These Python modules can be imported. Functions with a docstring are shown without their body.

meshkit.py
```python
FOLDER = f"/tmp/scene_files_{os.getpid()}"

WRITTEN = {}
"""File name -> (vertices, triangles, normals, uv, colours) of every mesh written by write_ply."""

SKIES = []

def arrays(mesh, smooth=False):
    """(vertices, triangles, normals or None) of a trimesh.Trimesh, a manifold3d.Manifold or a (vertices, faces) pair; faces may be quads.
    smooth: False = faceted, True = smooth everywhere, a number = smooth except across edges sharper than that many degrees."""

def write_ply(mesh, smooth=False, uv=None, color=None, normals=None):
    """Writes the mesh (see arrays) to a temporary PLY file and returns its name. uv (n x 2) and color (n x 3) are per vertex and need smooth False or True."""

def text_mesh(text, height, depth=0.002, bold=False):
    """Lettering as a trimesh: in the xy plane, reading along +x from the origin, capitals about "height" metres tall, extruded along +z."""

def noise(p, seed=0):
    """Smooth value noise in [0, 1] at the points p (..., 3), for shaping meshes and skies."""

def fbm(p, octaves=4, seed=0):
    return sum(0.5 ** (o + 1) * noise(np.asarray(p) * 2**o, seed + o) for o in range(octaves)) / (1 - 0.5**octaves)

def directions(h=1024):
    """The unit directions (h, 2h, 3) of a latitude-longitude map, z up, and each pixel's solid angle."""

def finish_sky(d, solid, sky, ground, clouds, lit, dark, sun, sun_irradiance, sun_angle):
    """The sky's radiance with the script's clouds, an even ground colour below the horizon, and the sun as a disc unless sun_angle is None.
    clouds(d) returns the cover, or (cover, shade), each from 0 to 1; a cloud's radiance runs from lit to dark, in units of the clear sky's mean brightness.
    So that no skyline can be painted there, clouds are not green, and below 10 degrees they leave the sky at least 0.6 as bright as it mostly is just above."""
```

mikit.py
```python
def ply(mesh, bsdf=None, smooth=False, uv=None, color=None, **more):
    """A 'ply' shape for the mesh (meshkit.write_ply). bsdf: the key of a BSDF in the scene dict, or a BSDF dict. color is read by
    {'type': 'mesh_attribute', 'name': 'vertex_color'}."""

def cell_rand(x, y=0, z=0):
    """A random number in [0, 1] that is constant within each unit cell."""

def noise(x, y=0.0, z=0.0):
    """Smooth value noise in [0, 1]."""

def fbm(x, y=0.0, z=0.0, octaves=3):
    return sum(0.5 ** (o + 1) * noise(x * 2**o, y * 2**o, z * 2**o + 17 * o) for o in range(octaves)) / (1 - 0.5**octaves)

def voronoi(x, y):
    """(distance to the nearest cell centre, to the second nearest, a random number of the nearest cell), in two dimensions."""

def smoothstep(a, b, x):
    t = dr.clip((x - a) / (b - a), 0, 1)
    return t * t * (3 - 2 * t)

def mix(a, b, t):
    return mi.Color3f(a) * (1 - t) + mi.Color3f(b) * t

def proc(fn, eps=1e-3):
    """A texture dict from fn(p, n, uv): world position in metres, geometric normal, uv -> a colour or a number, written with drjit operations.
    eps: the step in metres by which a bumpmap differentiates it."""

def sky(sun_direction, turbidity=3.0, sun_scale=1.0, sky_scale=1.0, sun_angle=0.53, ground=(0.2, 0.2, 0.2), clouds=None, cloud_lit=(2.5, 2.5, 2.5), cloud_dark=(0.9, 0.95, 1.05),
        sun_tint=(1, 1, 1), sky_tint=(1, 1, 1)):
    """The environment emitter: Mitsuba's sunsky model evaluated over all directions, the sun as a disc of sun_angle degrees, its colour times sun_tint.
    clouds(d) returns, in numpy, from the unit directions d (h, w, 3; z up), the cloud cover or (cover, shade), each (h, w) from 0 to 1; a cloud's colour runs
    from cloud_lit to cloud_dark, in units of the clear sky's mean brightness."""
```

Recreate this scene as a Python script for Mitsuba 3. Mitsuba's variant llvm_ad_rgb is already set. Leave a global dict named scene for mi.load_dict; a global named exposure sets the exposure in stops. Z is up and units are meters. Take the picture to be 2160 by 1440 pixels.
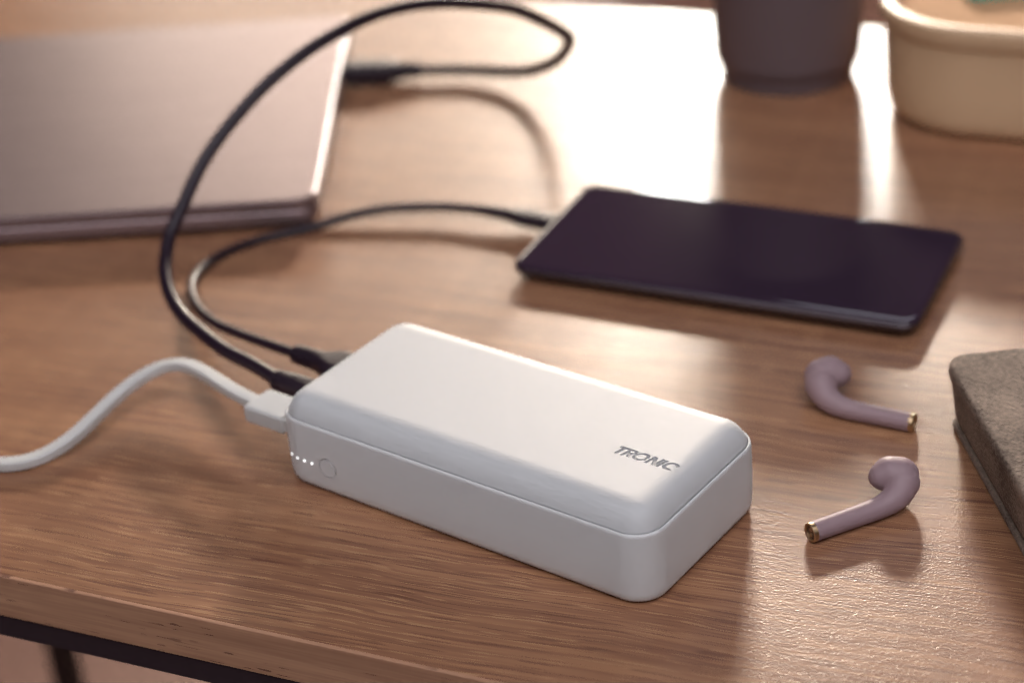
import math
import numpy as np
import drjit as dr
import mitsuba as mi
import trimesh
import manifold3d as m3
from shapely.geometry import Polygon, LineString, Point, box as sbox
from shapely import affinity, union_all
import mikit, meshkit
from mikit import proc, noise, fbm, voronoi, smoothstep, mix

T = mi.ScalarTransform4f
scene, labels = {}, {}
MM = 0.001

# ------------------------------------------------------------------ camera, lights, exposure
EYE = np.array([0.0, 0.0, 0.34852])
LOOK = np.array([0.0, math.cos(0.512933), -math.sin(0.512933)])
UPV = np.array([0.0770, 0.48928, 0.86873])
scene['camera'] = {
    'type': 'thinlens', 'fov': 29.574, 'fov_axis': 'x', 'aperture_radius': 0.0054, 'focus_distance': 0.578,
    'near_clip': 0.02, 'far_clip': 60.0,
    'to_world': T().look_at(origin=EYE.tolist(), target=(EYE + LOOK).tolist(), up=UPV.tolist()),
}
exposure = 0.0
AZ, EL = math.radians(10.5), math.radians(19.5)
KEYWARD = np.array([math.sin(AZ) * math.cos(EL), math.cos(AZ) * math.cos(EL), math.sin(EL)])
KEY_AT = np.array([0.05, 0.75, 0.0]) + 2.2 * KEYWARD
KEY_SIZE = (0.34, 0.15)
KEY_RADIANCE = (490.0, 415.0, 340.0)
FILL_RADIANCE = (3.1, 3.02, 3.2)
FILL_AT, FILL_AIM, FILL_SIZE = (0.0, -0.45, 1.75), (0.0, 0.6, 0.0), (2.4, 2.0)


def rgb(*c):
    return {'type': 'rgb', 'value': list(c)}


def lamp(key, at, aim, size, radiance, label):
    scene[key + '__diffuser'] = {'type': 'rectangle', 'to_world': T().look_at(origin=list(map(float, at)), target=list(map(float, aim)), up=[0, 0, 1]) @ T().scale([size[0] / 2, size[1] / 2, 1]),
                                 'emitter': {'type': 'area', 'radiance': rgb(*radiance)}}
    d = np.asarray(aim, float) - np.asarray(at, float)
    d /= np.linalg.norm(d)
    back = np.asarray(at, float) - d * 0.062
    scene[key + '__housing'] = {'type': 'cube', 'to_world': T().look_at(origin=back.tolist(), target=(back + d).tolist(), up=[0, 0, 1]) @ T().scale([size[0] / 2 + 0.02, size[1] / 2 + 0.02, 0.06]), 'bsdf': {'type': 'ref', 'id': 'mat_black_metal'}}
    labels[key] = {'label': label, 'category': 'lamp'}


lamp('unseen_key_lamp', KEY_AT, (0.05, 0.75, 0.0), KEY_SIZE, KEY_RADIANCE, 'unseen warm lamp, out of view, shining low across the desk from behind')  # out of view; placed so shadows and glare run towards the camera
lamp('unseen_soft_lamp', FILL_AT, FILL_AIM, FILL_SIZE, FILL_RADIANCE, 'unseen large pale light panel, out of view above the front of the desk, brightening near sides')  # unseen panel, set here to brighten near sides and soften shadows

lamp('unseen_soft_lamp_001', (-0.08, 2.95, 0.58), (0.0, 0.8, 0.0), (1.06, 0.40), (9.0, 7.8, 6.4), 'unseen wide warm light panel, out of view low behind the desk, widening the sheen')  # unseen panel, sized to spread sheen over the back left of the desk
lamp('unseen_soft_lamp_002', (0.58, 2.15, 1.29), (0.11, 0.44, 0.0), (0.55, 0.42), (2.0, 2.0, 2.25), 'unseen cool light panel, out of view high behind the desk, giving sheen at the near right')  # unseen panel, aimed to put cool sheen on the near right wood

# ------------------------------------------------------------------ helpers
def put(key, mesh, mat, smooth=False, **more):
    base, k = key, 1
    while key in scene:
        key = f'{base}_{k:03d}'
        k += 1
    scene[key] = mikit.ply(mesh, mat, smooth=smooth, **more)
    return key


def tag(key, label, category, group=None):
    labels[key] = {'label': label, 'category': category}
    if group:
        labels[key]['group'] = group


def place(mesh, x, y, deg, z=0.0):
    """Turns a mesh by deg about z and moves it (mesh in mm), then to metres."""
    m = mesh.copy()
    a = math.radians(deg)
    M = np.eye(4)
    M[:2, :2] = [[math.cos(a), -math.sin(a)], [math.sin(a), math.cos(a)]]
    M[:3, 3] = [x, y, z]
    m.apply_transform(M)
    m.apply_scale(MM)
    return m


def rrect(L, W, r, n=12):
    """Rounded rectangle from (0,0) to (L,W), counter-clockwise."""
    r = max(min(r, L / 2 - 1e-3, W / 2 - 1e-3), 0.05)
    pts = []
    for cx, cy, a0 in ((L - r, r, -90), (L - r, W - r, 0), (r, W - r, 90), (r, r, 180)):
        for k in range(n + 1):
            a = math.radians(a0 + 90 * k / n)
            pts.append((cx + r * math.cos(a), cy + r * math.sin(a)))
    return np.array(pts)


def rring(L, W, r, d, n=12, rmin=1.0):
    return rrect(L - 2 * d, W - 2 * d, max(r - d, rmin), n) + d


def loft(rings, cap0=True, cap1=True, closed=False):
    """rings: list of (N,3) arrays, counter-clockwise seen from above, first one lowest for an outward surface."""
    N = len(rings[0])
    V = np.vstack(rings)
    F = []
    i = np.arange(N)
    j = (i + 1) % N
    K = len(rings)
    for k in range(K if closed else K - 1):
        a, b = k * N, ((k + 1) % K) * N
        F.append(np.stack([a + i, a + j, b + j], 1))
        F.append(np.stack([a + i, b + j, b + i], 1))
    if not closed:
        if cap0:
            V = np.vstack([V, rings[0].mean(0)])
            F.append(np.stack([j, i, 0 * i + len(V) - 1], 1))
        if cap1:
            V = np.vstack([V, rings[-1].mean(0)])
            F.append(np.stack([(K - 1) * N + i, (K - 1) * N + j, 0 * i + len(V) - 1], 1))
    return trimesh.Trimesh(V, np.vstack(F), process=False)


def slab(L, W, r, profile, n=12, rmin=1.0):
    """Rounded-rectangle body: profile = [(inset, z), ...] from bottom to top."""
    return loft([np.column_stack([rring(L, W, r, d, n, rmin), np.full(4 * (n + 1), z)]) for d, z in profile])


def lathe(profile, n=64):
    """profile = [(radius, z), ...] bottom to top, closed with caps."""
    a = np.arange(n) * 2 * math.pi / n
    return loft([np.column_stack([r * np.cos(a), r * np.sin(a), np.full(n, z)]) for r, z in profile])


def spline(P, per=10):
    P = np.asarray(P, float)
    Q = np.vstack([2 * P[0] - P[1], P, 2 * P[-1] - P[-2]])
    out = []
    for k in range(1, len(Q) - 2):
        p0, p1, p2, p3 = Q[k - 1:k + 3]
        t = np.linspace(0, 1, per, endpoint=False)[:, None]
        out.append(0.5 * (2 * p1 + (p2 - p0) * t + (2 * p0 - 5 * p1 + 4 * p2 - p3) * t**2 + (3 * p1 - p0 - 3 * p2 + p3) * t**3))
    out.append(Q[-2:-1])
    S = np.vstack(out)
    for _ in range(12):   # irons out the measured points
        S[1:-1] = 0.25 * S[:-2] + 0.5 * S[1:-1] + 0.25 * S[2:]
    return S


def sweep(path, section, up=(0, 0, 1), scales=None):
    """Sweeps a closed section (N,2: side, up) along the path; the frame keeps to 'up'."""
    path = np.asarray(path, float)
    t = np.gradient(path, axis=0)
    t /= np.linalg.norm(t, axis=1, keepdims=True)
    b = np.cross(t, np.asarray(up, float))
    b /= np.linalg.norm(b, axis=1, keepdims=True)
    c = np.cross(b, t)
    s = np.ones(len(path)) if scales is None else np.asarray(scales)
    rings = [path[k] + s[k] * (section[:, :1] * b[k] + section[:, 1:] * c[k]) for k in range(len(path))]
    m = loft(rings)
    if m.volume < 0:
        m.invert()
    return m


def circle(r, n=20):
    a = np.arange(n) * 2 * math.pi / n
    return np.column_stack([r * np.cos(a), r * np.sin(a)])


def rsection(w, h, r, n=4):
    return rrect(w, h, r, n) - [w / 2, h / 2]


def mani(mesh):
    return m3.Manifold(m3.Mesh(np.asarray(mesh.vertices, np.float32), np.asarray(mesh.faces, np.uint32)))


def tri(M):
    k = M.to_mesh()
    return trimesh.Trimesh(np.asarray(k.vert_properties[:, :3], float), np.asarray(k.tri_verts), process=False)


def along(p0, p1, sections):
    """A body along p0->p1: sections = [(t in mm from p0, width, height, corner radius), ...]."""
    p0, p1 = np.asarray(p0, float), np.asarray(p1, float)
    d = (p1 - p0) / np.linalg.norm(p1 - p0)
    b = np.cross(d, [0, 0, 1.0])
    b /= np.linalg.norm(b)
    c = np.cross(b, d)
    rings = []
    for t, w, h, r in sections:
        s = rsection(w, h, r, 5)
        rings.append(p0 + d * t + s[:, :1] * b + s[:, 1:] * c)
    m = loft(rings)
    if m.volume < 0:
        m.invert()
    return m


# ------------------------------------------------------------------ materials
GA = math.radians(-21.5)


def grain(p):
    u = (p.x * math.cos(GA) + p.y * math.sin(GA)) * 1000
    v = (-p.x * math.sin(GA) + p.y * math.cos(GA)) * 1000
    v = v + 5.0 * (fbm(u / 95, v / 120, 3.0, 2) - 0.5) * 2 + 0.9 * (noise(u / 14, v / 9, 9.0) - 0.5)
    return u, v


def wood_color(p, n, uv):
    u, v = grain(p)
    broad = fbm(u / 120, v / 11, 1.0, 3)
    fine = noise(u / 26, v / 0.75, 2.0)
    fine2 = noise(u / 42, v / 1.7, 5.0)
    fleck = smoothstep(0.70, 0.9, noise(u / 11, v / 0.42, 7.0))
    pore = smoothstep(0.68, 0.86, noise(u / 16, v / 0.42, 12.0))
    t = dr.clip(0.45 + 0.45 * (broad - 0.5) + 0.50 * (fine - 0.5) + 0.42 * (fine2 - 0.5), 0, 1)
    c = mix((0.155, 0.067, 0.040), (0.325, 0.166, 0.088), t)
    c = mix(c, (0.41, 0.235, 0.125), 0.44 * fleck)
    return mix(c, (0.085, 0.033, 0.022), 0.5 * pore)


def wood_bump(p, n, uv):
    u, v = grain(p)
    x, y = p.x * 1000, p.y * 1000
    a = noise(x / 0.55, y / 0.55, 1.5)
    b = noise(x / 0.27 + 9, y / 0.27, 4.5)
    g = noise(u / 9, v / 0.5, 12.0)
    return 0.62 * a + 0.34 * b - 0.10 * smoothstep(0.55, 0.9, g)


scene['mat_wood'] = {'type': 'bumpmap', 'arbitrary': proc(wood_bump, eps=6e-5), 'scale': 0.00015,
                     'bsdf': {'type': 'principled', 'base_color': proc(wood_color), 'roughness': 0.355, 'specular': 0.33}}
EA = math.radians(-24.7)


def band_color(p, n, uv):
    u = (p.x * math.cos(EA) + p.y * math.sin(EA)) * 1000
    v = p.z * 1000
    base = fbm(u / 60, v / 3.2, 2.0, 3)
    streak = noise(u / 16, v / 0.5, 6.0)
    dash = smoothstep(0.78, 0.88, noise(u / 6.0, v / 0.42, 11.0)) * smoothstep(0.42, 0.6, noise(u / 24, v / 4, 3.0))
    c = mix((0.29, 0.148, 0.090), (0.46, 0.262, 0.160), dr.clip(base * 0.9 + 0.35 * (streak - 0.5), 0, 1))
    return mix(c, (0.09, 0.035, 0.025), 0.75 * dash)


scene['mat_edge'] = {'type': 'principled', 'base_color': proc(band_color), 'roughness': 0.42, 'specular': 0.45}
scene['mat_black_metal'] = {'type': 'principled', 'base_color': rgb(0.022, 0.013, 0.018), 'roughness': 0.55, 'specular': 0.4}


def floor_color(p, n, uv):
    return mix((0.13, 0.068, 0.056), (0.19, 0.105, 0.085), fbm(p.x * 1.7, p.y * 9, 0.0, 3))


scene['mat_floor'] = {'type': 'principled', 'base_color': proc(floor_color), 'roughness': 0.5}


def satin_bump(p, n, uv):
    return 0.7 * noise(p.x * 1800, p.y * 1800, p.z * 1800) + 0.4 * noise(p.x * 3600 + 5, p.y * 3600, p.z * 3600)


scene['mat_plate'] = {'type': 'bumpmap', 'arbitrary': proc(satin_bump, eps=5e-5), 'scale': 0.00009,
                      'bsdf': {'type': 'principled', 'base_color': rgb(0.47, 0.475, 0.478), 'roughness': 0.52, 'specular': 0.25}}
scene['mat_shell'] = {'type': 'principled', 'base_color': rgb(0.55, 0.555, 0.555), 'roughness': 0.5, 'specular': 0.45}
scene['mat_letter'] = {'type': 'principled', 'base_color': rgb(0.32, 0.32, 0.32), 'roughness': 0.6, 'specular': 0.2}
scene['mat_led'] = {'type': 'diffuse', 'reflectance': rgb(0.8, 0.8, 0.8)}
scene['mat_white_cable'] = {'type': 'principled', 'base_color': rgb(0.49, 0.49, 0.48), 'roughness': 0.38, 'specular': 0.45}
scene['mat_black_cable'] = {'type': 'principled', 'base_color': rgb(0.018, 0.010, 0.018), 'roughness': 0.36, 'specular': 0.32}
scene['mat_black_plug'] = {'type': 'principled', 'base_color': rgb(0.019, 0.011, 0.018), 'roughness': 0.4, 'specular': 0.3}
scene['mat_steel'] = {'type': 'principled', 'base_color': rgb(0.55, 0.54, 0.53), 'roughness': 0.3, 'metallic': 1.0}
scene['mat_screen'] = {'type': 'principled', 'base_color': rgb(0.030, 0.018, 0.031), 'roughness': 0.05, 'specular': 0.5}
scene['mat_phone_frame'] = {'type': 'principled', 'base_color': rgb(0.085, 0.068, 0.075), 'roughness': 0.26, 'metallic': 0.8}


def brushed(p, n, uv):
    s = noise(p.x * 40, p.y * 1400, 1.0)
    return mix((0.255, 0.188, 0.193), (0.285, 0.215, 0.217), s)


scene['mat_laptop'] = {'type': 'principled', 'base_color': proc(brushed), 'roughness': 0.40, 'metallic': 0.7, 'specular': 0.5}
scene['mat_laptop_side'] = {'type': 'principled', 'base_color': rgb(0.27, 0.20, 0.205), 'roughness': 0.35, 'metallic': 0.6}
scene['mat_laptop_dark'] = {'type': 'principled', 'base_color': rgb(0.03, 0.018, 0.022), 'roughness': 0.6}
scene['mat_cup'] = {'type': 'principled', 'base_color': rgb(0.115, 0.082, 0.088), 'roughness': 0.55, 'specular': 0.35}
scene['mat_tub'] = {'type': 'principled', 'base_color': rgb(0.58, 0.395, 0.24), 'roughness': 0.45, 'specular': 0.45}
scene['mat_tub_lid'] = {'type': 'principled', 'base_color': rgb(0.46, 0.27, 0.15), 'roughness': 0.8, 'specular': 0.08}
scene['mat_teal'] = {'type': 'principled', 'base_color': rgb(0.05, 0.36, 0.30), 'roughness': 0.5}


def felt_color(p, n, uv):
    x, y = p.x * 1000, p.y * 1000
    t = fbm(x / 0.9, y / 0.9, p.z * 1100, 3)
    w = fbm(x / 9 + 3, y / 22, 1.0, 2)
    return mix((0.075, 0.053, 0.042), (0.27, 0.20, 0.155), dr.clip(1.0 * (t - 0.5) + 0.9 * (w - 0.5) + 0.43, 0, 1))


def felt_bump(p, n, uv):
    return fbm(p.x * 1600, p.y * 1600, p.z * 1600, 3)


scene['mat_felt'] = {'type': 'bumpmap', 'arbitrary': proc(felt_bump, eps=1e-4), 'scale': 0.00042,
                     'bsdf': {'type': 'principled', 'base_color': proc(felt_color), 'roughness': 0.9, 'specular': 0.2, 'sheen': 0.6}}
scene['mat_bud'] = {'type': 'principled', 'base_color': rgb(0.25, 0.172, 0.188), 'roughness': 0.52, 'specular': 0.35}
scene['mat_gold'] = {'type': 'principled', 'base_color': rgb(0.52, 0.37, 0.22), 'roughness': 0.38, 'metallic': 1.0}
scene['mat_gold_dark'] = {'type': 'principled', 'base_color': rgb(0.14, 0.09, 0.06), 'roughness': 0.4, 'metallic': 0.6}

# ------------------------------------------------------------------ setting: floor and desk
scene['floor'] = {'type': 'rectangle', 'to_world': T().translate([0, 5, -0.74]) @ T().scale([20, 20, 1]), 'bsdf': {'type': 'ref', 'id': 'mat_floor'}}
labels['floor'] = {'label': 'dull reddish brown floor far below the desk', 'kind': 'structure'}

DESK = -24.7          # degrees, direction of the desk's front edge
NF = 0.3816 / MM      # its distance from the origin across that direction
DL, DW = 1500.0, 524.0
ca, sa = math.cos(math.radians(DESK)), math.sin(math.radians(DESK))


def desk(m, e, n, z):
    """Places a mesh in the desk's own axes: e along the front edge, n across it, in mm."""
    return place(m, e * ca - n * sa, e * sa + n * ca, DESK, z)


desk_top = slab(DL, DW - 1.3, 2.0, [(0.0, -16.0), (0.0, -0.5), (0.12, -0.12), (0.5, 0.0)], 3, 0.3)
put('desk__top', desk(desk_top, -800, NF + 1.3, 0), 'mat_wood', 25)
band = loft([np.array([[0, a, b], [0, 1.28, b2], [DL, 1.28, b2], [DL, a, b]])[[0, 3, 2, 1]] for a, b, b2 in
                                                        ((0.25, -16.0, -16.0), (0.0, -15.7, -15.7), (0.0, -0.42, -0.42), (0.05, -0.2, -0.2), (0.17, -0.05, -0.05), (0.34, 0.0, 0.0))])
put('desk__edge_band', desk(band, -800, NF, 0), 'mat_edge', 40)
scene_key = put('desk__frame_bar', desk(slab(DL - 40, 22, 1.0, [(0.3, -25.2), (0, -24.9), (0, -16.3), (0.3, -16.02)], 3, .3), -780, NF + 1.0, 0), 'mat_black_metal', 25)
for e_, n_ in ((-762, NF + 460), (-762, NF + 30), (640, NF + 460), (640, NF + 30)):
    put('desk__leg', desk(slab(16, 16, 1.5, [(0.3, -739.5), (0, -739), (0, -26), (0.3, -25.5)], 3, .3), e_, n_, 0), 'mat_black_metal', 25)
tag('desk', 'walnut brown desk with a pale edge band and black steel frame', 'desk')

# ------------------------------------------------------------------ power bank
BX, BY, BA = -79.65, 539.97, -37.96
BL, BW, BR = 144.1, 67.3, 10.5
GAP = 25.0
body = slab(BL, BW, BR, [(4.0, 0.0), (2.2, 0.18), (1.0, 0.9), (0.35, 2.1), (0.1, 4.0), (-0.1, 8.0), (-0.15, 13.0), (-0.05, 19.0), (0.1, 23.4),
                         (0.22, 24.2), (0.42, 24.62), (0.7, 24.8), (0.98, 24.74), (1.08, 24.5), (1.1, 23.2)], 16)
bodyM = mani(body)


def near_side(x, z, r, y0, y1, n=40):
    """A cylinder along the depth of the bank's near side."""
    c = m3.Manifold.cylinder(y1 - y0, r, r, n).rotate([-90, 0, 0])
    return c.translate([x, y0, z])


ring = near_side(22.1, 10.5, 3.62, -2, 0.5) - near_side(22.1, 10.5, 3.2, -3, 2)
bodyM = bodyM - ring
LEDS = [(5.9, 1.05), (9.1, 0.08), (12.2, -0.12), (15.4, -0.12)]
put('power_bank__body', place(tri(bodyM), BX, BY, BA), 'mat_shell', 32)
TOPZ = 31.5
PROF = [(1.6, 23.6), (1.42, 24.1), (1.36, 24.8), (1.4, 25.1)]
slope = lambda t: np.interp(t, [0, 0.8, 1.7, 2.6, 3.8, 5.4, 7.4, 9.5], [65, 57, 48, 38, 27, 16, 7, 0])
h_ = np.cumsum([0] + [0.5 * math.tan(math.radians(slope(0.5 * k + 0.25))) for k in range(19)])
PROF += [(1.4 + 0.5 * k, 25.1 + (TOPZ - 25.1) * h_[k] / h_[-1]) for k in range(1, 20)] + [(11.4, TOPZ)]
plate = slab(BL, BW, BR, PROF, 16, 2.5)




def letters():
    w = 0.25
    L = []
    L.append(union_all([sbox(0, 1 - w, 0.92, 1), sbox(0.30, 0, 0.58, 1)]))
    bowl = affinity.translate(affinity.scale(Point(0, 0).buffer(1, 32), 0.30, 0.30), 1.40, 0.70)
    hole = affinity.translate(affinity.scale(Point(0, 0).buffer(1, 32), 0.10, 0.085), 1.36, 0.70)
    R = union_all([sbox(0.86, 0, 1.13, 1), sbox(0.86, 0.40, 1.40, 1), bowl]).difference(union_all([hole, sbox(1.13, 0.615, 1.36, 0.785)]))
    R = union_all([R, Polygon([(1.17, 0.46), (1.46, 0.46), (1.70, 0), (1.38, 0)])])
    L.append(R)
    el = lambda x, rx, ry: affinity.translate(affinity.scale(Point(0, 0).buffer(1, 48), rx, ry), x, 0.5)
    L.append(el(2.28, 0.62, 0.52).difference(el(2.28, 0.34, 0.28)))
    L.append(union_all([sbox(2.98, 0, 3.25, 1), sbox(3.71, 0, 3.98, 1), Polygon([(2.98, 1), (3.30, 1), (3.98, 0), (3.66, 0)])]))
    L.append(sbox(4.01, 0, 4.28, 1))
    C = el(4.92, 0.60, 0.52).difference(el(4.94, 0.32, 0.27)).difference(Polygon([(4.95, 0.5), (6, 1.02), (6, -0.1), (5.1, 0.24)])).difference(sbox(5.36, -1, 6, 2))
    L.append(C)
    out = []
    for g in L:
        g = affinity.affine_transform(g, [1, 0.34, 0, 1, 0, 0])
        out.append(affinity.affine_transform(g, [3.93, 0, 0, 4.45, 114.1, 27.0]))
    return out


def prism(poly, z0, z1):
    ms = []
    for g in getattr(poly, 'geoms', [poly]):
        m = trimesh.creation.extrude_polygon(g, z1 - z0, engine='earcut')
        m.apply_translation([0, 0, z0])
        ms.append(m)
    return ms


plateM = mani(plate).refine_to_length(2.0)
text_floor = []
word = union_all([g.buffer(0.0) for g in letters()])
for m in prism(word, TOPZ - 0.66, TOPZ + 1):
    plateM = plateM - mani(m)
for m in prism(word.buffer(0.05), TOPZ - 0.75, TOPZ - 0.63):
    text_floor.append(m)
put('power_bank__top_plate', place(tri(plateM), BX, BY, BA), 'mat_plate', 28)
put('power_bank__top_plate__lettering', place(trimesh.util.concatenate(text_floor), BX, BY, BA), 'mat_letter')
labels['power_bank__top_plate__lettering'] = {'label': 'sunken grey slanted capital letters reading TRONIC'}
btn = tri(m3.Manifold.cylinder(0.5, 3.1, 2.9, 56).rotate([90, 0, 0]).translate([22.1, 0.25, 10.5]))
put('power_bank__button', place(btn, BX, BY, BA), 'mat_shell', 30)
for x, y in LEDS:
    k = put('power_bank__indicator_light', place(trimesh.creation.icosphere(2, 0.38).apply_translation([x, y, 10.4]), BX, BY, BA), 'mat_led', True)
    scene[k]['emitter'] = {'type': 'area', 'radiance': rgb(2.0, 2.0, 2.0)}
tag('power_bank', 'thick white power bank with rounded corners and four lit indicator dots', 'power bank')
eb = np.array([math.cos(math.radians(BA)), math.sin(math.radians(BA)), 0])
nb = np.array([-eb[1], eb[0], 0])


def bank(e, n, z):
    return np.array([BX, BY, 0]) + (e + 4.5 if e < -15 else e) * eb + n * nb + np.array([0, 0, z])


def mm(mesh):
    m = mesh.copy()
    m.apply_scale(MM)
    return m


def ribbed(p0, p1, length, w, h, ribs):
    """Strain relief with raised rings."""
    sec = []
    step = length / ribs
    for k in range(ribs):
        t = k * step
        f = 0.86 + 0.14 * (k + 0.5) / ribs
        sec += [(t, w * f * 0.86, h * f * 0.86, h * f * 0.40), (t + step * 0.22, w * f * 0.86, h * f * 0.86, h * f * 0.40),
                (t + step * 0.30, w * f, h * f, h * f * 0.46), (t + step * 0.86, w * f, h * f, h * f * 0.46), (t + step * 0.94, w * f * 0.86, h * f * 0.86, h * f * 0.40)]
    return along(p0, p1, sec)


# ------------------------------------------------------------------ thick black cable, bank to laptop
PA = [(-13.8, 879.0, 5.3), (3.2, 870.5, 6.5), (14.3, 861.2, 9.0), (22.0, 853.1, 13.0), (30.6, 840.9, 21.0), (36.3, 828.7, 33.0), (35.0, 824.6, 39.0), (28.5, 816.3, 47.0), (21.1, 803.5, 56.0),
      (11.0, 792.7, 65.0), (-3.0, 775.3, 74.0), (-18.4, 764.1, 80.0), (-33.7, 754.0, 83.0), (-46.8, 742.4, 84.0), (-57.0, 733.2, 83.0), (-69.1, 723.8, 80.0), (-80.3, 714.8, 75.5), (-91.7, 706.2, 69.0),
      (-104.0, 695.8, 59.5), (-112.7, 687.4, 51.0), (-118.3, 678.6, 43.5), (-123.3, 668.0, 36.0), (-126.0, 662.3, 32.0), (-127.1, 652.5, 27.0), (-126.2, 642.8, 24.0), (-123.4, 633.0, 21.0),
      (-118.8, 624.0, 18.5), (-111.9, 613.9, 17.0), (-101.3, 599.5, 16.0), (-91.2, 588.9, 16.0)]
lapA, lapB = np.array([-70.5, 884.2, 6.6]), np.array([-34.0, 882.4, 5.6])
bootA = bank(-29.0, 27.6, 16)
path = spline([lapB + [-2, 0, 0]] + PA + [bootA + eb * 1.5])
put('laptop_cable__cord', mm(sweep(path, circle(2.55), up=(0.3, 0.2, 1))), 'mat_black_cable', True)
put('laptop_cable__plug', mm(along(lapA, lapB, [(-3, 10.0, 7.0, 1.6), (1, 13.6, 9.2, 2.6), (3, 14.2, 9.8, 3.2), (20, 14.0, 9.8, 3.4), (26.0, 10.0, 8.6, 3.6), (29, 8.6, 8.0, 3.6)])), 'mat_black_plug', 35)
put('laptop_cable__strain_relief', mm(ribbed(lapB, lapA, 9, 8.6, 8.4, 4)), 'mat_black_plug', 35)
put('laptop_cable__plug', mm(along(bank(0.5, 27.6, 16), bank(-20, 27.6, 16), [(-1, 12.0, 7.4, 3.2), (6, 12.0, 7.6, 3.4), (8, 11.4, 7.6, 3.5), (9.4, 9.6, 7.2, 3.4), (11, 8.9, 7.4, 3.4), (16, 8.7, 7.6, 3.5), (19.8, 8.0, 7.4, 3.4)])), 'mat_black_plug', 35)
put('laptop_cable__strain_relief', mm(ribbed(bootA, bank(0, 27.6, 16), 10.5, 8.4, 8.2, 4)), 'mat_black_plug', 35)
tag('laptop_cable', 'thick black cable looping high from the power bank to the laptop', 'cable')

# ------------------------------------------------------------------ thin black cable, bank to phone
PB = [(-19.1, 724.5, 5.8), (-27.0, 726.8, 5.6), (-42.8, 729.6, 5.2), (-58.7, 729.6, 4.2), (-70.5, 726.6, 2.8), (-82.3, 722.6, 1.7), (-97.6, 717.9, 1.6), (-108.7, 711.2, 1.6), (-117.0, 702.5, 1.6),
      (-122.2, 692.4, 2.0), (-123.6, 678.5, 3.0), (-121.2, 663.5, 4.5), (-116.1, 648.2, 6.5), (-109.1, 634.5, 8.5), (-99.7, 621.3, 11.0), (-87.8, 606.4, 14.0)]
ph0, ph1 = np.array([-8.8, 720.0, 6.0]), np.array([21.0, 704.5, 5.0])
bootB = bank(-35.0, 44.6, 16)
path = spline([ph0 + [3, -1.5, 0]] + PB + [bootB + eb * 1.5])
put('phone_cable__cord', mm(sweep(path, circle(1.9), up=(0.1, 0.1, 1))), 'mat_black_cable', True)
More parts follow.
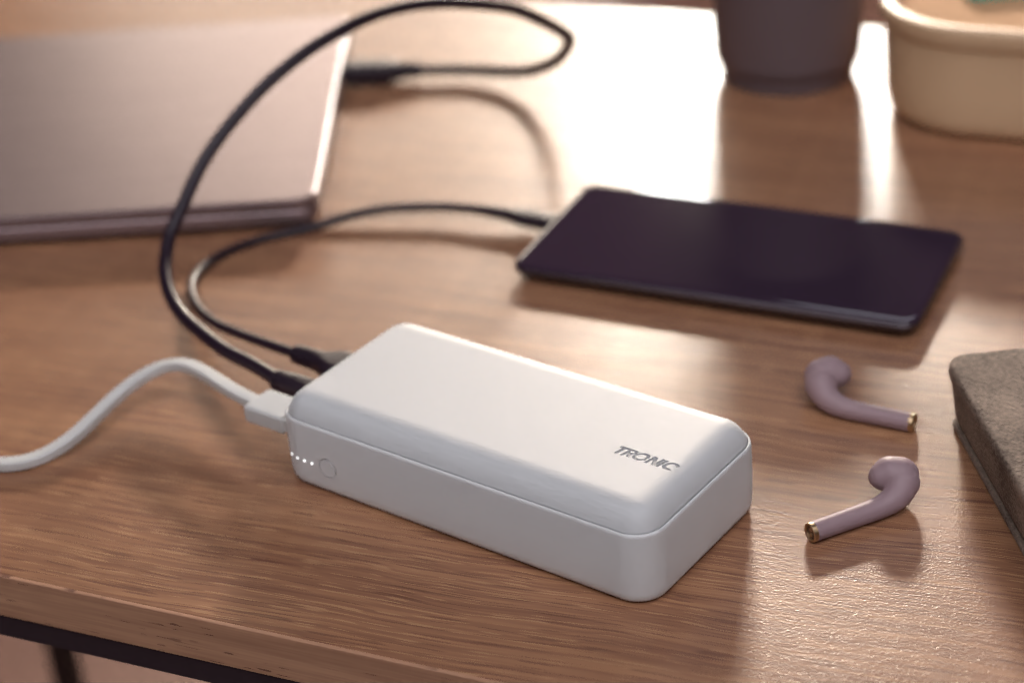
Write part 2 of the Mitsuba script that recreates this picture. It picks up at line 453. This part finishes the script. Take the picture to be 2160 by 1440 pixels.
put('phone_cable__strain_relief', mm(along(ph0, ph1, [(0, 3.4, 3.4, 1.6), (0.6, 4.2, 4.2, 2.0), (14, 5.2, 5.0, 2.3), (15, 5.4, 5.0, 2.3)])), 'mat_black_plug', 35)
put('phone_cable__plug', mm(along(ph0, ph1, [(14.5, 5.2, 4.8, 1.8), (17, 7.6, 5.0, 2.0), (19, 8.6, 5.2, 2.2), (33.0, 8.8, 5.4, 2.2)])), 'mat_black_plug', 35)
put('phone_cable__plug', mm(along(bank(0.5, 44.6, 16), bank(-20, 44.6, 16), [(-1, 14.6, 8.0, 3.2), (10, 14.6, 8.2, 3.4), (12.5, 14.0, 8.2, 3.5), (14.5, 12.4, 7.8, 3.5), (16.5, 10.2, 7.4, 3.4), (18.5, 8.6, 7.0, 3.3), (20.5, 7.8, 6.8, 3.2)])), 'mat_black_plug', 35)
put('phone_cable__strain_relief', mm(ribbed(bootB, bank(0, 44.6, 16), 15.5, 7.8, 7.6, 7)), 'mat_black_plug', 35)
tag('phone_cable', 'thin black cable bending from the power bank to the phone', 'cable')

# ------------------------------------------------------------------ white cable
PC = [(-93.4, 566.6, 17.0), (-97.8, 571.7, 17.0), (-105.4, 582.0, 16.5), (-112.2, 590.2, 15.8), (-117.8, 594.4, 14.8), (-124.2, 596.5, 13.0), (-131.0, 594.3, 11.0), (-138.7, 587.6, 8.5),
      (-145.8, 576.6, 6.5), (-152.6, 566.5, 4.8), (-159.9, 559.9, 3.5), (-167.7, 557.4, 2.5), (-176.0, 558.0, 2.0), (-186.3, 561.0, 1.9), (-199.0, 565.8, 1.9), (-225, 577, 1.9), (-260, 596, 1.9)]
bootC = bank(-23.5, 11.5, 16.6)
path = spline([bootC + eb * 2] + PC)
put('white_cable__cord', mm(sweep(path, rsection(4.9, 3.6, 0.75, 5))), 'mat_white_cable', 40)
put('white_cable__plug', mm(along(bank(-1.2, 11.5, 16.3), bank(-20, 11.5, 16.3), [(-6, 12.0, 4.5, 0.4), (-0.2, 12.0, 4.5, 0.4), (0.0, 12.4, 5.4, 0.8), (0.4, 13.2, 6.4, 1.1), (15.6, 13.4, 6.5, 1.2), (16.6, 13.0, 6.1, 1.2), (17.2, 12.2, 5.2, 1.0)])), 'mat_white_cable', 35)
put('white_cable__strain_relief', mm(along(bank(-18.0, 11.5, 16.5), bank(-30, 11.5, 16.5), [(0, 8.0, 5.2, 1.0), (4.6, 7.6, 5.0, 1.0), (5.3, 7.0, 4.6, 1.0), (5.6, 5.6, 4.0, 1.0)])), 'mat_white_cable', 35)
tag('white_cable', 'white flat cable plugged into the near corner of the power bank', 'cable')

# ------------------------------------------------------------------ phone
PX, PY, PAg, PL, PW = 0.8, 666.0, -26.73, 159.0, 79.0
shell = slab(PL, PW, 7.0, [(10.0, 0.0), (6.5, 0.25), (3.8, 1.1), (1.9, 2.5), (0.7, 4.0), (0.12, 5.2), (0.0, 5.9), (0.12, 6.5), (0.4, 6.8), (0.9, 6.9)], 10, 1.5)
shell.apply_scale([1, 1, 0.84])
put('phone__frame', place(shell, PX, PY, PAg, 0.2), 'mat_phone_frame', 35)
glass = slab(PL, PW, 7.0, [(0.75, 6.6), (0.45, 6.85), (0.45, 7.3), (0.75, 7.85), (1.3, 8.25), (2.1, 8.5), (3.2, 8.61), (5.0, 8.64)], 10, 1.5)
glass.apply_scale([1, 1, 0.84])
put('phone__screen', place(glass, PX, PY, PAg, 0.2), 'mat_screen', 35)
for x0, x1 in ((20.0, 44.0), (52.0, 63.0)):
    b = slab(x1 - x0, 1.3, 0.6, [(0.3, -0.9), (0, -0.6), (0, 0.0), (0.25, 0.3)], 4, .3)
    b.apply_transform(trimesh.transformations.rotation_matrix(math.pi / 2, [1, 0, 0]))
    b.apply_translation([x0, 0.9, 3.6])
    put('phone__side_button', place(b, PX, PY, PAg, 0.2), 'mat_steel', 30)
tag('phone', 'black smartphone lying screen up in the middle of the desk', 'smartphone')

# ------------------------------------------------------------------ laptop
LX, LY, LAg, LL, LW = -76.0, 725.3, -1.9, 322.0, 220.0


def lap(m, z=0.0):
    m = m.copy()
    m.apply_translation([-LL, 0, 0])
    return place(m, LX, LY, LAg, z)


put('laptop__base', lap(slab(LL, LW, 9.0, [(5.0, 1.5), (2.0, 2.1), (0.6, 3.6), (0.3, 5.2), (0.3, 8.2), (0.7, 8.8)], 8, 1.5)), 'mat_laptop_side', 30)
put('laptop__lid', lap(slab(LL, LW, 9.0, [(0.9, 9.4), (0.4, 9.7), (0.1, 10.6), (0.05, 12.6), (0.35, 13.5), (0.9, 13.9), (1.8, 14.1)], 8, 1.5)), 'mat_laptop', 28)
put('laptop__hinge_seam', lap(slab(LL - 3, LW - 3, 8.0, [(0, 8.6), (0, 9.6)], 6).apply_translation([1.5, 1.5, 0])), 'mat_laptop_dark')
for x, y in ((18, 14), (LL - 34, 14), (18, LW - 24), (LL - 34, LW - 24)):
    put('laptop__foot', lap(lathe([(7, 0.05), (7.5, 0.3), (7.5, 1.8)], 24).apply_translation([x + 8, y, 0])), 'mat_laptop_dark', 30)
tag('laptop', 'closed pinkish silver laptop with rounded corners at the back left', 'laptop')

# ------------------------------------------------------------------ cup
cup = lathe([(29.6, 0.3), (30.4, 0.8), (30.6, 4.6), (31.0, 6.4), (32.2, 8.4), (33.3, 10.4), (33.6, 13.0), (34.8, 38.0), (36.2, 74.0), (37.6, 104.0), (37.6, 106.0), (36.9, 106.8), (35.6, 106.8), (35.2, 105.5), (33.0, 60.0), (31.0, 14.0), (28.0, 6.0)], 96)
put('tumbler__body', place(cup, 139.8, 856.5, 0), 'mat_cup', 40)
put('tumbler__base_ring', place(lathe([(28.8, 0.0), (29.3, 0.1), (29.3, 0.9)], 64), 139.8, 856.5, 0), 'mat_laptop_dark', 30)
tag('tumbler', 'dark brown tumbler with a stepped foot standing at the back of the desk', 'cup')

# ------------------------------------------------------------------ lunch box
TE, TN, TL, TWd = -182.5, 772.0, 196.0, 126.0
prof = [(13.0, 0.1), (10.0, 0.5), (7.8, 1.8), (6.2, 4.0), (5.2, 7.0), (4.6, 11.0), (4.1, 18.0), (3.5, 30.0), (3.2, 40.0), (2.9, 42.0), (2.0, 42.6), (1.4, 43.6), (0.6, 45.5), (0.2, 48.5), (0.1, 50.6), (0.9, 51.9), (2.2, 52.4), (5.6, 52.4), (6.8, 51.9), (7.2, 50.8), (7.4, 44.0)]
put('lunch_box__tub', desk(slab(TL, TWd, 44.0, prof, 20, 4), TE, TN, 0), 'mat_tub', 30)
put('lunch_box__lid', desk(slab(TL - 15.0, TWd - 15.0, 36.5, [(0, 44.2), (0, 46.4), (0.5, 46.8)], 20, 4), TE + 7.5, TN + 7.5, 0), 'mat_tub_lid', 30)
tag('lunch_box', 'beige oblong lunch box with a pale rim at the back right', 'lunch box')
teal = slab(78, 46, 5.0, [(1.2, 0.0), (0.3, 0.6), (0, 1.6), (0, 4.6), (0.4, 5.6), (1.4, 6.0)], 8, 1)
put('cutlery_case__shell', place(teal, 211.5, 804.5, 4.0, 46.8), 'mat_teal', 30)
put('cutlery_case__clasp', place(slab(12, 4, 1, [(0.3, 0), (0, .3), (0, 2), (0.3, 2.3)], 4, .3), 245.5, 803.5, 4.0, 48.6), 'mat_teal', 30)
tag('cutlery_case', 'flat teal case lying on the lid of the beige lunch box', 'case')

# ------------------------------------------------------------------ felt notebook
def felt_slab(L, W, r, prof, n=26):
    rings = []
    for d, z in prof:
        c = rring(L, W, r, d, 10, 1.0)
        s = np.vstack([c, c[:1]])
        t = np.concatenate([[0], np.cumsum(np.linalg.norm(np.diff(s, axis=0), axis=1))])
        q = np.linspace(0, t[-1], 520, endpoint=False)
        rings.append(np.column_stack([np.interp(q, t, s[:, 0]), np.interp(q, t, s[:, 1]), np.full(520, z)]))
    m = loft(rings)
    nrm = m.vertex_normals
    v = np.array(m.vertices)
    d = 0.32 * (meshkit.fbm(v * 1.3, 3, 5) - 0.5) + 0.3 * (meshkit.noise(v * 0.12, 3) - 0.5)
    m.vertices = v + nrm * (d * np.clip((v[:, 2] - 3) / 10, 0, 1))[:, None]
    return m


prof = [(3.6, 0.0), (2.6, 0.2), (2.2, 0.8), (2.3, 2.0), (2.9, 2.5), (4.4, 2.7), (4.2, 3.2), (3.2, 3.6), (2.7, 6.0), (2.0, 11.0), (1.4, 16.0), (0.9, 18.5), (0.3, 20.0), (0.0, 21.8), (0.15, 23.0), (0.5, 23.8), (1.1, 24.3), (1.9, 24.48)]
prof += [(3 + 51 * t, 24.5 + 0.25 * math.sin(9 * t)) for t in np.linspace(0, 1, 52)]
put('notebook__cover', place(felt_slab(150, 112, 8.0, prof), 153.8, 401.0, 93.0).apply_translation([0.106, 0, 0]), 'mat_felt', True)
tag('notebook', 'thick notebook in a fuzzy grey brown cover at the right edge', 'notebook')

# ------------------------------------------------------------------ earbuds
def earbud(key, chain, head, tip_a, label):
    """chain: [(point, radius)], a tapering stem and neck; head: list of (point, radius) pairs hulled by capsules; tip_a: the stem's open end."""
    chain = [(np.array(p, float), r) for p, r in chain]
    head = [(np.array(p, float), r) for p, r in head]
    A = np.array(tip_a, float)
    ax = chain[1][0] - A
    ax /= np.linalg.norm(ax)
    q = spline([np.append(p, rr) for p, rr in chain], 8)
    neck = mani(sweep(q[:, :3], circle(1.0, 28), up=(0, 0.15, 1), scales=q[:, 3]))
    ball = m3.Manifold.sphere
    neck = neck + ball(chain[-1][1], 36).translate(chain[-1][0].tolist())
    lobe = m3.Manifold.batch_hull([ball(rr, 44).translate(p.tolist()) for p, rr in head])
    M = (neck + lobe).refine_to_length(0.7)
    put(key + '__body', mm(trimesh.smoothing.filter_taubin(tri(M), iterations=14)), 'mat_bud', 50)
    r = chain[0][1]
    Rm = trimesh.geometry.align_vectors([0, 0, 1], -ax)
    def end(m, t):
        m = m.copy()
        m.apply_transform(Rm)
        m.apply_translation(A - ax * t)
        return mm(m)
    put(key + '__end_ring', end(lathe([(r * 0.62, -0.4), (r * 1.0, -0.4), (r * 1.0, 0.9), (r * 0.93, 1.15), (r * 0.82, 1.15), (r * 0.76, 0.95), (r * 0.74, 0.2)], 40), 0), 'mat_gold', 30)
    put(key + '__end_face', end(lathe([(r * 0.7, 0.1), (r * 0.7, 0.42)], 32), 0), 'mat_gold_dark', 30)
    for s in (-1, 1):
        c = lathe([(0.66, 0.3), (0.66, 0.72), (0.5, 0.84)], 20)
        c.apply_translation([s * r * 0.33, 0, 0])
        put(key + '__end_face__contact', end(c, 0), 'mat_gold', 30)
    tag(key, label, 'earbud', 'pair of wireless earbuds')


earbud('earbud', [((86.6, 481.5, 3.2), 3.15), ((95.3, 485.2, 3.3), 3.2), ((104.0, 488.9, 3.35), 3.3), ((110.2, 491.6, 3.7), 3.6), ((115.0, 494.6, 5.0), 4.5), ((117.4, 498.6, 7.0), 5.5)],
       [((111.6, 500.8, 8.4), 4.3), ((114.2, 501.4, 8.5), 5.7), ((117.2, 501.0, 8.0), 5.9)], (86.6, 481.5, 3.2), 'mauve earbud lying nearest the camera, its gold end facing left')
earbud('earbud_001', [((129.0, 538.4, 3.2), 3.15), ((121.2, 542.9, 3.3), 3.2), ((113.5, 547.3, 3.35), 3.3), ((107.8, 550.8, 3.7), 3.6), ((104.0, 555.2, 5.0), 4.5), ((103.0, 560.2, 7.0), 5.5)],
       [((109.8, 564.2, 8.4), 4.3), ((107.0, 565.4, 8.5), 5.7), ((104.0, 564.4, 8.0), 5.9)], (129.0, 538.4, 3.2), 'mauve earbud lying nearer the phone, its gold end facing right')
